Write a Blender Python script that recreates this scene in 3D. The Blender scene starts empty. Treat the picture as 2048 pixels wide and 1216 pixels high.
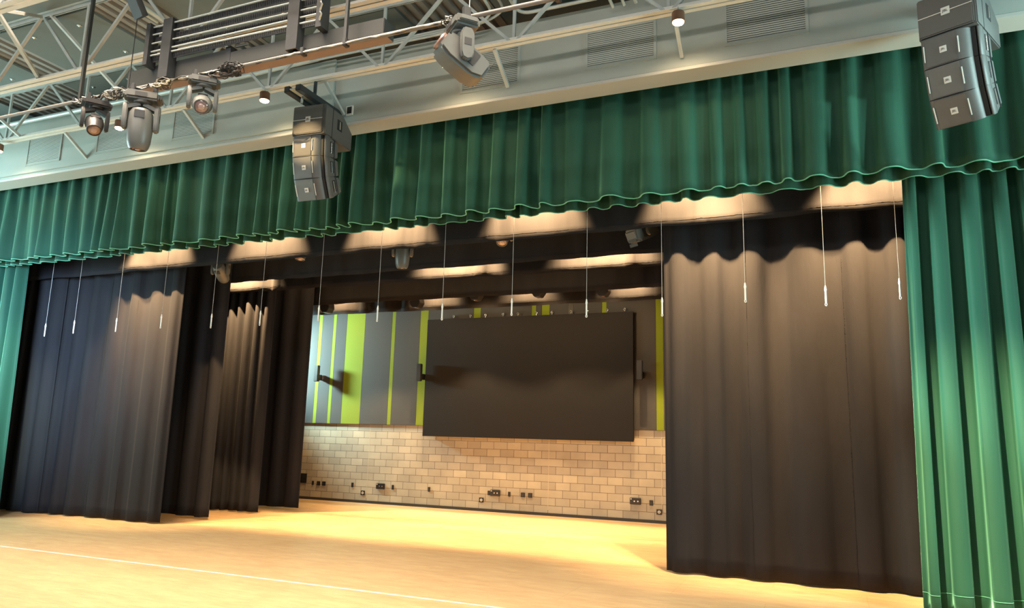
import bpy, bmesh, math, random
from mathutils import Vector, Matrix
PI = math.pi
S = bpy.context.scene
COL = S.collection

# ---------------------------------------------------------------- camera
cam_d = bpy.data.cameras.new('camera'); cam = bpy.data.objects.new('camera', cam_d); COL.objects.link(cam)
_r = Vector((0.921889065, 0.386548602, 0.026471305)); _u = Vector((0.044503212, -0.17351035, 0.983826012)); _f = Vector((-0.384889615, 0.905800385, 0.177159948))
cam.matrix_world = Matrix(((_r.x, _u.x, -_f.x, 6.9297), (_r.y, _u.y, -_f.y, -19.1165), (_r.z, _u.z, -_f.z, 2.0164), (0, 0, 0, 1)))
cam_d.sensor_width = 36; cam_d.lens = 1482.4 / 2048 * 36; cam_d.clip_end = 200
S.camera = cam

# ---------------------------------------------------------------- world, exposure
w = bpy.data.worlds.new('world'); S.world = w; w.use_nodes = True
w.node_tree.nodes['Background'].inputs[0].default_value = (0.40, 0.66, 1.0, 1)
w.node_tree.nodes['Background'].inputs[1].default_value = 0.32
S.view_settings.view_transform = 'Standard'; S.view_settings.look = 'None'
S.view_settings.gamma = 1; S.view_settings.exposure = 0.0; S.view_settings.use_curve_mapping = False

# ---------------------------------------------------------------- lights
def look(o, d):
    o.rotation_euler = Vector(d).to_track_quat('-Z', 'Y').to_euler()
def area(name, loc, d, sx, sy, power, col, spread=180):
    l = bpy.data.lights.new(name, 'AREA'); l.shape = 'RECTANGLE'; l.size = sx; l.size_y = sy; l.energy = power; l.color = col; l.spread = math.radians(spread)
    o = bpy.data.objects.new(name, l); COL.objects.link(o); o.location = loc; look(o, d); return o
def spot(name, loc, d, ang, blend, power, col, r=0.06):
    l = bpy.data.lights.new(name, 'SPOT'); l.spot_size = math.radians(ang); l.spot_blend = blend; l.energy = power; l.color = col; l.shadow_soft_size = r
    o = bpy.data.objects.new(name, l); COL.objects.link(o); o.location = loc; look(o, d); return o
COOL = (0.62, 0.95, 0.92); WARM = (1.0, 0.65, 0.31)
# cool daylight from house left, its source unseen
area('unseen_cool_light', (-13.2, -13.0, 5.0), (1, 0.12, -0.05), 4.5, 5.0, 1300, COOL)
# daylight from the house-right side, source unseen
area('side_daylight', (14.0, -11.2, 4.6), (-1, 0.15, 0.0), 2.0, 4.0, 900, COOL)
spot('array_side_fill', (13.6, -13.4, 6.4), (-5.0, 3.3, -0.1), 14, 0.6, 2600, COOL, 0.2)  # added spot that only brightens the side of the right array
# added fill behind the viewer, lifts the header wall
area('header_fill', (1.5, -19.5, 8.4), (0, 0.93, -0.30), 14, 0.5, 300, (1, 0.95, 0.86), 120)
# daylight from the open dock on stage left
spot('dock_daylight', (-9.8, -1.15, 4.5), (1, 0.42, -0.14), 100, 0.8, 3600, COOL, 0.2)
# first row of stage lamps: between the grand valance and the first black border
for x in (-6.65, -3.65, -0.7, 2.3, 5.2, 7.9):
    spot('stage_lamp', (x, -8.10, 6.62), (0.0, 0.78, -0.62), 86, 0.35, 3500, WARM, 0.035)
for x in (-7.0, -0.7, 2.75):
    spot('stage_lamp', (x, -5.05, 6.62), (0.0, 0.86, -0.51), 108, 0.35, 5200, WARM, 0.035)
for x in (-6.4, -3.1, -0.3, 2.5, 5.4):
    spot('stage_lamp', (x, -1.26, 6.40), (0.0, 0.86, -0.50), 124, 0.5, 1300, WARM, 0.035)
for x in (-6.27, -3.29, -1.5, 0.27, 1.98):
    spot('wash_lamp', (x, -1.55, 5.36), (0.0, 0.85, -0.52), 140, 0.8, 70, WARM, 0.06)
for x in (-7.4, 5.4, 7.3):
    spot('leg_fill', (x, -8.12, 6.7), (0.0, 0.36, -0.93), 58, 0.9, 3300, WARM, 0.05)  # added fill brightening the legs below the border
# added unseen lights brightening the stage floor
area('floor_fill', (-2.0, -3.4, 7.6), (0, 0, -1), 9, 0.5, 190, WARM, 85)
area('floor_fill', (-2.0, -6.0, 7.6), (0, 0, -1), 10, 0.4, 70, WARM, 85)
area('unseen_cool_light', (-2.5, -16.6, 4.4), (-8.4, 9.5, -0.9), 2.0, 2.5, 270, (0.45, 0.70, 1.0), 38)  # added blue fill for the far-left legs
spot('array_gold_fill', (-4.0, -18.5, 7.25), (3.45, 8.3, -0.70), 5, 0.8, 12000, (1, 0.72, 0.36), 0.05)  # added narrow spot giving the left array its gold glow
area('apron_fill', (0.0, -12.9, 8.3), (0.0, 0.10, -1), 12, 1.0, 720, (1, 0.80, 0.60), 90)  # added light that brightens the floor before the opening
# added spots lifting the highlights on the two green drapes
spot('drape_fill', (4.5, -15.5, 7.6), (4.9, 7.3, -6.5), 24, 0.9, 21000, (1, 0.86, 0.50), 0.1)
spot('drape_fill', (-3.0, -13.5, 6.5), (12.0, 5.4, -3.0), 16, 0.8, 19000, COOL, 0.1)
spot('drape_fill', (-3.0, -15.5, 7.6), (-8.0, 7.3, -5.2), 20, 0.9, 9000, (0.85, 1.0, 0.70), 0.1)

# ---------------------------------------------------------------- materials
def mat(name, col, rough=0.6, metal=0.0, var=0.0, scale=8.0, bump=0.0, bscale=60.0, sheen=0.0, sheen_col=None, stretch=(1, 1, 1), spec=0.5, emit=None, estr=0):
    m = bpy.data.materials.new(name); m.use_nodes = True; nt = m.node_tree; N = nt.nodes; L = nt.links
    b = N['Principled BSDF']; b.inputs['Roughness'].default_value = rough; b.inputs['Metallic'].default_value = metal
    b.inputs['Specular IOR Level'].default_value = spec
    b.inputs['Base Color'].default_value = (*col, 1)
    tc = N.new('ShaderNodeTexCoord'); mp = N.new('ShaderNodeMapping'); mp.inputs['Scale'].default_value = stretch
    L.new(tc.outputs['Object'], mp.inputs['Vector'])
    if var > 0:
        n = N.new('ShaderNodeTexNoise'); n.inputs['Scale'].default_value = scale; n.inputs['Detail'].default_value = 5
        r = N.new('ShaderNodeMapRange'); r.inputs[3].default_value = 1 - var; r.inputs[4].default_value = 1 + var
        r.inputs[1].default_value = 0.3; r.inputs[2].default_value = 0.7
        mx = N.new('ShaderNodeVectorMath'); mx.operation = 'SCALE'; mx.inputs[0].default_value = col
        L.new(mp.outputs[0], n.inputs['Vector']); L.new(n.outputs[0], r.inputs[0]); L.new(r.outputs[0], mx.inputs['Scale']); L.new(mx.outputs[0], b.inputs['Base Color'])
    if bump > 0:
        n2 = N.new('ShaderNodeTexNoise'); n2.inputs['Scale'].default_value = bscale; n2.inputs['Detail'].default_value = 6
        bp = N.new('ShaderNodeBump'); bp.inputs['Strength'].default_value = bump; bp.inputs['Distance'].default_value = 0.02
        L.new(mp.outputs[0], n2.inputs['Vector']); L.new(n2.outputs[0], bp.inputs['Height']); L.new(bp.outputs[0], b.inputs['Normal'])
    if sheen:
        b.inputs['Sheen Weight'].default_value = sheen; b.inputs['Sheen Roughness'].default_value = 0.35
        b.inputs['Sheen Tint'].default_value = (*(sheen_col or col), 1)
    if emit:
        b.inputs['Emission Color'].default_value = (*emit, 1); b.inputs['Emission Strength'].default_value = estr
    return m

M = {}
M['green'] = mat('green_velvet', (0.013, 0.060, 0.037), 0.7, var=0.12, scale=3, bump=0.15, bscale=25, sheen=1.0, sheen_col=(0.28, 0.66, 0.45), stretch=(1, 1, 0.15), spec=0.2)
M['green_halo_stitch'] = mat('green_hem_halo_stitch', (0.10, 0.34, 0.22), 0.7, sheen=0.6, sheen_col=(0.5, 0.9, 0.7))  # light green for the valance hem highlight, also the drape stitching
M['black'] = mat('black_velour', (0.0220, 0.0208, 0.0225), 0.9, var=0.12, scale=2.5, stretch=(1, 1, 0.22), bump=0.4, bscale=8, sheen=0.03, sheen_col=(0.6, 0.62, 0.65), spec=0.05)
M['black_seam'] = mat('black_velour_seam', (0.018, 0.017, 0.018), 0.9, bump=1.0, bscale=30, spec=0.1)
M['grey_wall'] = mat('painted_gypsum', (0.33, 0.36, 0.33), 0.7, var=0.05, scale=1.5, bump=0.05)
M['trim'] = mat('bounce_lit_soffit', (0.46, 0.455, 0.42), 0.6)  # lighter than the wall: floor bounce put into the soffit colour
M['steel'] = mat('painted_steel', (0.40, 0.42, 0.40), 0.5, var=0.08, scale=6)
M['chord'] = mat('painted_steel_chord', (0.66, 0.64, 0.58), 0.5, var=0.05, scale=6)
M['conduit'] = mat('conduit_metal', (0.50, 0.55, 0.53), 0.4, metal=0.3)
M['deck'] = mat('ribbed_deck', (0.25, 0.24, 0.225), 0.55, var=0.06, scale=2)
M['panel_grey'] = mat('ceiling_panel_grey', (0.125, 0.145, 0.135), 0.8, var=0.06, scale=1.5)
M['dark_metal'] = mat('dark_metal', (0.03, 0.033, 0.037), 0.5, metal=0.2, var=0.15, scale=6)
M['box_grey'] = mat('raceway_grey', (0.035, 0.038, 0.038), 0.5, metal=0.2, var=0.08, scale=4)
M['fixture'] = mat('fixture_grey', (0.11, 0.115, 0.11), 0.38, var=0.06, scale=9)
M['fixture_dark'] = mat('fixture_dark', (0.035, 0.035, 0.037), 0.4)
M['lens'] = mat('lens_glass', (0.22, 0.14, 0.12), 0.08, spec=1.0)
M['lens_core'] = mat('lens_core', (0.40, 0.28, 0.25), 0.1, spec=1.0)
M['chrome'] = mat('bright_metal', (0.75, 0.76, 0.74), 0.25, metal=0.9)
M['bronze'] = mat('bronze_lamp_can', (0.20, 0.10, 0.06), 0.45, metal=0.4)
M['bulb'] = mat('lamp_glow', (1, 0.85, 0.55), 0.5, emit=(1.0, 0.72, 0.38), estr=70)
M['speaker'] = mat('speaker_cabinet', (0.085, 0.083, 0.08), 0.5, var=0.05, scale=20, bump=0.1, bscale=200)
M['grille'] = mat('speaker_grille', (0.12, 0.11, 0.10), 0.42, metal=0.55, bump=0.3, bscale=400)
M['groove'] = mat('speaker_groove', (0.01, 0.01, 0.01), 0.8)
M['plate'] = mat('logo_plate', (0.62, 0.60, 0.55), 0.4)
M['cable'] = mat('black_cable', (0.02, 0.02, 0.02), 0.5)
M['cable_light'] = mat('grey_cable', (0.55, 0.56, 0.52), 0.5)
M['cord'] = mat('white_cord', (0.45, 0.44, 0.41), 0.6)
M['screen'] = mat('led_wall_face', (0.016, 0.0155, 0.0165), 0.85, var=0.03, scale=1.2, spec=0.2)
M['screen_edge'] = mat('led_wall_edge', (0.05, 0.045, 0.04), 0.5)
M['fabric_grey'] = mat('acoustic_fabric_grey', (0.060, 0.060, 0.061), 0.9, var=0.03, scale=90, bump=0.1, bscale=300)
M['fabric_lime'] = mat('acoustic_fabric_lime', (0.19, 0.255, 0.012), 0.9, var=0.04, scale=90, bump=0.1, bscale=300)
M['plastic_black'] = mat('black_plastic', (0.018, 0.018, 0.02), 0.4)
M['plastic_white'] = mat('white_plastic', (0.75, 0.74, 0.70), 0.4)
M['base'] = mat('black_vinyl_base', (0.035, 0.035, 0.035), 0.5)
M['dark_wall'] = mat('dark_painted_wall', (0.06, 0.06, 0.065), 0.8)
M['tape'] = mat('pale_floor_line', (0.97, 0.94, 0.88), 0.4)

def wood():
    m = bpy.data.materials.new('stage_floor'); m.use_nodes = True; nt = m.node_tree; N = nt.nodes; L = nt.links; b = N['Principled BSDF']
    tc = N.new('ShaderNodeTexCoord')
    mp = N.new('ShaderNodeMapping'); mp.inputs['Scale'].default_value = (0.7, 2.4, 1); L.new(tc.outputs['Object'], mp.inputs[0])
    n1 = N.new('ShaderNodeTexNoise'); n1.inputs['Scale'].default_value = 2.2; n1.inputs['Detail'].default_value = 8; n1.inputs['Roughness'].default_value = 0.65; L.new(mp.outputs[0], n1.inputs['Vector'])
    mp2 = N.new('ShaderNodeMapping'); mp2.inputs['Scale'].default_value = (1.2, 14, 1); L.new(tc.outputs['Object'], mp2.inputs[0])
    n2 = N.new('ShaderNodeTexNoise'); n2.inputs['Scale'].default_value = 3; n2.inputs['Detail'].default_value = 6; L.new(mp2.outputs[0], n2.inputs['Vector'])
    r = N.new('ShaderNodeValToRGB'); r.color_ramp.elements[0].position = 0.36; r.color_ramp.elements[0].color = (0.60, 0.35, 0.17, 1)
    r.color_ramp.elements[1].position = 0.64; r.color_ramp.elements[1].color = (0.76, 0.54, 0.29, 1)
    mx = N.new('ShaderNodeMix'); mx.data_type = 'FLOAT'; mx.inputs[0].default_value = 0.4
    L.new(n1.outputs[0], mx.inputs[2]); L.new(n2.outputs[0], mx.inputs[3]); L.new(mx.outputs[0], r.inputs[0])
    # faint board joints 1.22 m x 2.44 m
    br = N.new('ShaderNodeTexBrick'); br.inputs['Scale'].default_value = 1; br.inputs['Brick Width'].default_value = 2.44; br.inputs['Row Height'].default_value = 1.22
    br.inputs['Mortar Size'].default_value = 0.004; br.inputs['Color1'].default_value = (1, 1, 1, 1); br.inputs['Color2'].default_value = (0.97, 0.97, 0.97, 1); br.inputs['Mortar'].default_value = (0.86, 0.8, 0.72, 1)
    L.new(tc.outputs['Object'], br.inputs['Vector'])
    mu = N.new('ShaderNodeMix'); mu.data_type = 'RGBA'; mu.blend_type = 'MULTIPLY'; mu.inputs[0].default_value = 1
    L.new(r.outputs[0], mu.inputs[6]); L.new(br.outputs[0], mu.inputs[7]); L.new(mu.outputs[2], b.inputs['Base Color'])
    b.inputs['Roughness'].default_value = 0.38; b.inputs['Specular IOR Level'].default_value = 0.4
    bp = N.new('ShaderNodeBump'); bp.inputs['Strength'].default_value = 0.06; bp.inputs['Distance'].default_value = 0.01; L.new(n2.outputs[0], bp.inputs['Height']); L.new(bp.outputs[0], b.inputs['Normal'])
    return m
M['wood'] = wood()

def cmu():
    m = bpy.data.materials.new('concrete_block'); m.use_nodes = True; nt = m.node_tree; N = nt.nodes; L = nt.links; b = N['Principled BSDF']
    g = N.new('ShaderNodeNewGeometry'); sx = N.new('ShaderNodeSeparateXYZ'); L.new(g.outputs['Position'], sx.inputs[0])
    ax = N.new('ShaderNodeMath'); ax.inputs[1].default_value = 0.2032 + 40.64; az = N.new('ShaderNodeMath'); az.inputs[1].default_value = -0.0578 + 0.0 
    L.new(sx.outputs[0], ax.inputs[0]); L.new(sx.outputs[2], az.inputs[0])
    cb = N.new('ShaderNodeCombineXYZ'); L.new(ax.outputs[0], cb.inputs[0]); L.new(az.outputs[0], cb.inputs[1])
    br = N.new('ShaderNodeTexBrick'); br.inputs['Scale'].default_value = 1; br.inputs['Brick Width'].default_value = 0.4064; br.inputs['Row Height'].default_value = 0.2032
    br.inputs['Mortar Size'].default_value = 0.006; br.inputs['Mortar Smooth'].default_value = 0.25; br.inputs['Bias'].default_value = 0
    br.inputs['Color1'].default_value = (0.47, 0.43, 0.34, 1); br.inputs['Color2'].default_value = (0.37, 0.335, 0.27, 1); br.inputs['Mortar'].default_value = (0.13, 0.10, 0.07, 1)
    L.new(cb.outputs[0], br.inputs['Vector'])
    n = N.new('ShaderNodeTexNoise'); n.inputs['Scale'].default_value = 1.6; n.inputs['Detail'].default_value = 6; L.new(cb.outputs[0], n.inputs['Vector'])
    mr = N.new('ShaderNodeMapRange'); mr.inputs[1].default_value = 0.3; mr.inputs[2].default_value = 0.7; mr.inputs[3].default_value = 0.88; mr.inputs[4].default_value = 1.1; L.new(n.outputs[0], mr.inputs[0])
    sc = N.new('ShaderNodeVectorMath'); sc.operation = 'SCALE'; L.new(br.outputs[0], sc.inputs[0]); L.new(mr.outputs[0], sc.inputs['Scale']); L.new(sc.outputs[0], b.inputs['Base Color'])
    b.inputs['Roughness'].default_value = 0.75
    inv = N.new('ShaderNodeMath'); inv.operation = 'SUBTRACT'; inv.inputs[0].default_value = 1; L.new(br.outputs['Fac'], inv.inputs[1])
    bp = N.new('ShaderNodeBump'); bp.inputs['Strength'].default_value = 0.5; bp.inputs['Distance'].default_value = 0.008; L.new(inv.outputs[0], bp.inputs['Height']); L.new(bp.outputs[0], b.inputs['Normal'])
    return m
M['cmu'] = cmu()

# ---------------------------------------------------------------- mesh helpers
class MB:
    def __init__(s): s.bm = bmesh.new()
    def box(s, x0, x1, y0, y1, z0, z1, bev=0.0, mtx=None):
        t = bmesh.new(); bmesh.ops.create_cube(t, size=1)
        for v in t.verts: v.co = Vector(((x0 + x1) / 2 + v.co.x * (x1 - x0), (y0 + y1) / 2 + v.co.y * (y1 - y0), (z0 + z1) / 2 + v.co.z * (z1 - z0)))
        if bev > 0: bmesh.ops.bevel(t, geom=t.edges[:], offset=bev, segments=2, affect='EDGES')
        s.merge(t, mtx); return s
    def merge(s, t, mtx=None):
        if mtx is not None: bmesh.ops.transform(t, matrix=mtx, verts=t.verts[:])
        me = bpy.data.meshes.new('tmp'); t.to_mesh(me); t.free(); s.bm.from_mesh(me); bpy.data.meshes.remove(me)
    def bar(s, a, b, wx, wz, up=(0, 0, 1)):
        a = Vector(a); b = Vector(b); d = (b - a); L = d.length; d.normalize(); up = Vector(up)
        if abs(d.dot(up)) > 0.98: up = Vector((0, 1, 0))
        x = d.cross(up).normalized(); z = x.cross(d).normalized()
        m = Matrix(((x.x, d.x, z.x, a.x), (x.y, d.y, z.y, a.y), (x.z, d.z, z.z, a.z), (0, 0, 0, 1)))
        return s.box(-wx / 2, wx / 2, 0, L, -wz / 2, wz / 2, 0, m)
    def tube(s, pts, r, n=8, cap=True):
        pts = [Vector(p) for p in pts]; rings = []; bm = s.bm; prev = None
        for i, p in enumerate(pts):
            d = (pts[min(i + 1, len(pts) - 1)] - pts[max(i - 1, 0)])
            if d.length < 1e-9: d = Vector((0, 0, 1))
            d.normalize()
            if prev is None:
                a = Vector((0, 0, 1)) if abs(d.z) < 0.9 else Vector((1, 0, 0)); x = d.cross(a).normalized()
            else: x = (prev - d * prev.dot(d)).normalized()
            prev = x; y = d.cross(x); rr = r[i] if isinstance(r, (list, tuple)) else r
            rings.append([bm.verts.new(p + (x * math.cos(2 * PI * k / n) + y * math.sin(2 * PI * k / n)) * rr) for k in range(n)])
        for a, b in zip(rings[:-1], rings[1:]):
            for k in range(n): bm.faces.new((a[k], a[(k + 1) % n], b[(k + 1) % n], b[k]))
        if cap: bm.faces.new(rings[0][::-1]); bm.faces.new(rings[-1])
        return s
    def lathe(s, prof, n=24, mtx=None, sx=1, sy=1):
        t = bmesh.new(); rings = []
        for r, z in prof: rings.append([t.verts.new((max(r, 1e-4) * sx * math.cos(2 * PI * k / n), max(r, 1e-4) * sy * math.sin(2 * PI * k / n), z)) for k in range(n)])
        for a, b in zip(rings[:-1], rings[1:]):
            for k in range(n): t.faces.new((a[k], a[(k + 1) % n], b[(k + 1) % n], b[k]))
        t.faces.new(rings[0][::-1]); t.faces.new(rings[-1]); s.merge(t, mtx); return s
    def prism(s, poly, x0, x1, mtx=None, bev=0):   # poly in (y,z), extruded in x
        t = bmesh.new(); A = [t.verts.new((x0, y, z)) for y, z in poly]; B = [t.verts.new((x1, y, z)) for y, z in poly]; n = len(poly)
        t.faces.new(A); t.faces.new(B[::-1])
        for k in range(n): t.faces.new((A[k], B[k], B[(k + 1) % n], A[(k + 1) % n]))
        bmesh.ops.recalc_face_normals(t, faces=t.faces[:])
        if bev: bmesh.ops.bevel(t, geom=t.edges[:], offset=bev, segments=2, affect='EDGES')
        s.merge(t, mtx); return s
    def build(s, name, m, parent=None, smooth=False, loc=None):
        bmesh.ops.recalc_face_normals(s.bm, faces=s.bm.faces[:])
        me = bpy.data.meshes.new(name); s.bm.to_mesh(me); s.bm.free()
        me.materials.append(m)
        if smooth:
            for p in me.polygons: p.use_smooth = True
            try: me.set_sharp_from_angle(angle=math.radians(40))
            except Exception: pass
        o = bpy.data.objects.new(name, me); COL.objects.link(o)
        if parent: o.parent = parent
        if loc: o.location = loc
        return o
def tag(o, label, cat, group=None, kind=None):
    o['label'] = label; o['category'] = cat
    if group: o['group'] = group
    if kind: o['kind'] = kind
    return o
def struct(o): o['kind'] = 'structure'; return o
def thing(name, label, cat, loc=(0, 0, 0), rot=(0, 0, 0), group=None):
    o = bpy.data.objects.new(name, None); COL.objects.link(o); o.location = loc; o.rotation_euler = rot; o.empty_display_size = 0.1
    return tag(o, label, cat, group)
def dup(root, loc, rot=None, label=None, scale=None):
    r = root.copy(); COL.objects.link(r); r.location = loc
    if rot is not None: r.rotation_euler = rot
    if scale: r.scale = (scale,) * 3
    if label: r['label'] = label
    for ch in list(root.children):
        c = ch.copy(); COL.objects.link(c); c.parent = r; c.matrix_parent_inverse = ch.matrix_parent_inverse.copy()
        for g in ch.children:
            d = g.copy(); COL.objects.link(d); d.parent = c
    return r

# ---------------------------------------------------------------- setting
struct(MB().box(-14, 14, -24, 0.3, -0.12, 0.0).build('floor', M['wood']))
struct(MB().box(-14, 14, 0.0, 0.3, 0.0, 8.86).build('wall_back', M['cmu']))
struct(MB().box(-14, -13.8, -9.3, 0, 0, 8.86).build('wall_left', M['dark_wall']))
struct(MB().box(13.8, 14, -9.3, 0, 0, 8.86).build('wall_right', M['dark_wall']))
struct(MB().box(-14, 14, -0.014, 0.0, 0.0, 0.075, 0.003).build('baseboard_back', M['base']))
# proscenium header, its bounce-lightened soffit, side piers
hd = struct(MB().box(-14, 14, -9.3, -9.13, 7.22, 8.42).build('wall_front', M['grey_wall']))
struct(MB().box(-14, 14, -9.302, -8.90, 7.17, 7.219, 0.004).build('trim_1', M['trim']))
struct(MB().box(-14, -11.6, -9.29, -8.95, 0, 7.165).build('wall_front_left', M['grey_wall']))
struct(MB().box(11.3, 14, -9.29, -8.95, 0, 7.165).build('wall_front_right', M['grey_wall']))
# raised panel left of the joint in the header
struct(MB().box(-14, -0.68, -9.345, -9.302, 7.26, 8.42, 0.003).build('trim_2', M['grey_wall']))
# ribbed roof deck
bm = MB(); pitch = 0.2032; x = -14.0; prof = []
while x < 14:
    prof += [(x, 8.95), (x + 0.075, 8.95), (x + 0.095, 8.875), (x + 0.185, 8.875)]; x += pitch
prof.append((14.0, 8.95))
A = [bm.bm.verts.new((px, -24, pz)) for px, pz in prof]; B = [bm.bm.verts.new((px, 0.3, pz)) for px, pz in prof]
A2 = [bm.bm.verts.new((px, -24, 9.05)) for px in (-14, 14)]; B2 = [bm.bm.verts.new((px, 0.3, 9.05)) for px in (-14, 14)]
for k in range(len(prof) - 1): bm.bm.faces.new((A[k], A[k + 1], B[k + 1], B[k]))
bm.bm.faces.new((A2[0], A2[1], B2[1], B2[0])); bm.bm.faces.new((A[0], B[0], B2[0], A2[0])); bm.bm.faces.new((A[-1], A2[1], B2[1], B[-1]))
bm.bm.faces.new([A2[0]] + [v for v in A] + [A2[1]]); bm.bm.faces.new([B2[0]] + [v for v in B] + [B2[1]])
struct(bm.build('ceiling', M['deck']))

# grey board panels screwed under the deck
def ceiling_panel(x0, x1, y0, y1, label):
    t = thing('ceiling_panel', label, 'ceiling panel', ((x0 + x1) / 2, (y0 + y1) / 2, 8.82), group='grey ceiling boards')
    hx, hy = (x1 - x0) / 2, (y1 - y0) / 2
    MB().box(-hx, hx, -hy, hy, 0, 0.05, 0.004).build('board', M['panel_grey'], t)
    nx = max(2, round((x1 - x0) / 1.1)); 
    for i in range(nx):
        for j in range(2):
            px = -hx + 2 * hx * (i + 0.5) / nx; py = -hy + 2 * hy * (0.2 + 0.6 * j)
            MB().lathe([(0.045, 0), (0.045, -0.006), (0.02, -0.012), (0.006, -0.03)], 12, Matrix.Translation((px, py, 0))).build('washer', M['chrome'], t, True)
PB = [(-11.0, -7.2, -11.55, -10.0, 'grey ceiling board left of the narrow ribbed strip, upper left corner'),
      (-6.4, -4.1, -11.55, -10.0, 'grey ceiling board behind the long joist, above the leftmost moving lights'),
      (-2.87, 0.74, -11.55, -10.0, 'grey ceiling board behind the cable rack and left dark post'),
      (2.35, 6.6, -11.55, -10.0, 'grey ceiling board above the right end of the lighting pipe'),
      (-11.5, -9.2, -9.8, -8.3, 'grey ceiling board at the far left, past the ribbed field'),
      (-7.05, -3.1, -9.8, -8.3, 'grey ceiling board over the header behind the leftmost moving lights'),
      (-1.94, 0.75, -9.8, -8.3, 'grey ceiling board over the header above the left loudspeaker array'),
      (2.3, 4.9, -9.8, -8.3, 'grey ceiling board over the header framed by bent conduits'),
      (-6.4, -3.0, -13.2, -11.75, 'grey ceiling board nearest the viewer, top left edge'),
      (-2.87, 0.74, -13.2, -11.75, 'grey ceiling board nearest the viewer, above the cable rack')]
for p in PB: ceiling_panel(*p)

# open web joists
def joist(y, zb, x0, x1, node, label):
    t = thing('steel_joist', label, 'joist', (0, y, zb), group='open web steel joists')
    m = MB()
    for s in (-1, 1):
        m.box(x0, x1, s * 0.012 if s > 0 else -0.085, 0.085 if s > 0 else -0.012, 0, 0.010)
        m.box(x0, x1, s * 0.012 if s > 0 else -0.022, 0.022 if s > 0 else -0.012, 0.010, 0.085)
    m.build('bottom_chord', M['chord'], t)
    top = 8.86 - zb; m = MB()
    for s in (-1, 1):
        m.box(x0, x1, s * 0.012 if s > 0 else -0.07, 0.07 if s > 0 else -0.012, top - 0.01, top)
        m.box(x0, x1, s * 0.012 if s > 0 else -0.022, 0.022 if s > 0 else -0.012, top - 0.08, top - 0.01)
    m.build('top_chord', M['steel'], t)
    x = node
    while x - 2.27 > x0: x -= 2.27
    while x < x1:
        MB().box(x - 0.02, x + 0.02, -0.02, 0.02, 0.02, top - 0.02).build('web_bar', M['steel'], t)
        for s in (-1, 1):
            if x0 < x + s * 1.12 < x1: MB().bar((x + s * 0.06, 0, 0.04), (x + s * 1.12, 0, top - 0.04), 0.045, 0.045, (0, 1, 0)).build('web_bar', M['steel'], t)
        x += 2.27
    return t
joist(-9.9, 7.72, -13, 13, 0.66, 'long cream steel joist running just in front of the grey header wall')
joist(-11.66, 7.60, -13, 13, -3.88, 'long steel joist crossing behind the cable rack, middle of three')
joist(-13.33, 7.60, -13, 13, -3.3, 'steel joist cut off by the top left corner of the view')

def brace(a, b, label, w=0.05):
    o = MB().bar(a, b, w, 0.05).build('brace_bar', M['steel']); tag(o, label, 'brace', 'angle braces between joists and header')
for x, l in ((-6.69, 'short angle brace from joist to header, beside the leftmost louvre'), (-3.57, 'short angle brace in front of the louvre below the lens-facing moving light'),
             (-0.45, 'short angle brace just above the left loudspeaker array'), (2.60, 'short angle brace beside the tilted moving light, over a louvre'), (5.27, 'short angle brace beside the rightmost glowing lamp')):
    brace((x, -9.86, 7.71), (x, -9.32, 7.36), l)
brace((-3.42, -13.3, 7.66), (-4.85, -11.68, 7.66), 'long diagonal brace between joists in the upper left')
brace((-3.42, -13.3, 7.66), (-4.9, -11.76, 8.74), 'brace running almost level across the top left corner')
brace((-4.8, -11.66, 8.8), (-4.6, -9.95, 7.76), 'dark diagonal brace over the grey board, upper left')
brace((-8.3, -11.66, 8.8), (-7.9, -9.95, 7.76), 'diagonal brace at the left edge above the ribbed deck')

# louvred vents in the header
def louvre(x0, x1, z0, z1, label, yf=-9.3):
    t = thing('louvre_vent', label, 'vent', ((x0 + x1) / 2, yf, z0), group='louvred vents in the header')
    hx = (x1 - x0) / 2; h = z1 - z0; fr = MB()
    for a in ((-hx - 0.04, -hx, -0.04, h + 0.04), (hx, hx + 0.04, -0.04, h + 0.04), (-hx, hx, -0.04, 0), (-hx, hx, h, h + 0.04)):
        fr.box(a[0], a[1], -0.02, 0.0, a[2], a[3], 0.002)
    fr.build('frame', M['grey_wall'], t)
    MB().box(-hx, hx, -0.004, -0.001, 0, h).build('backing', M['dark_metal'], t)
    sl = MB(); n = int(h / 0.030)
    for i in range(n):
        z = (i + 0.5) * h / n
        sl.box(-hx, hx, -0.012, -0.004, -0.0095, 0.0095, 0, Matrix.Translation((0, 0, z)) @ Matrix.Rotation(math.radians(18), 4, 'X'))
    sl.build('slats', M['grey_wall'], t)
louvre(-8.5, -7.52, 7.45, 8.0, 'leftmost louvred vent in the grey header', -9.345)
louvre(-6.40, -5.42, 7.45, 8.0, 'louvred vent behind the big upright moving light', -9.345)
louvre(-4.34, -3.37, 7.45, 8.03, 'louvred vent behind the moving light with the round lens', -9.345)
louvre(1.80, 2.75, 7.42, 8.0, 'louvred vent partly behind the tilted moving light')
louvre(3.88, 4.87, 7.45, 7.99, 'louvred vent just left of the rightmost glowing lamp')
louvre(5.89, 6.9, 7.45, 8.02, 'rightmost louvred vent in the grey header')
t = thing('wall_opening_box', 'small black square opening with white rim on the header beside the left array', 'wall box', (-0.34, -9.3, 7.34))
MB().box(-0.07, 0.07, -0.02, 0, 0, 0.17, 0.003).build('rim', M['plastic_white'], t)
MB().box(-0.045, 0.045, -0.024, -0.018, 0.03, 0.15).build('opening', M['groove'], t)

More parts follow.
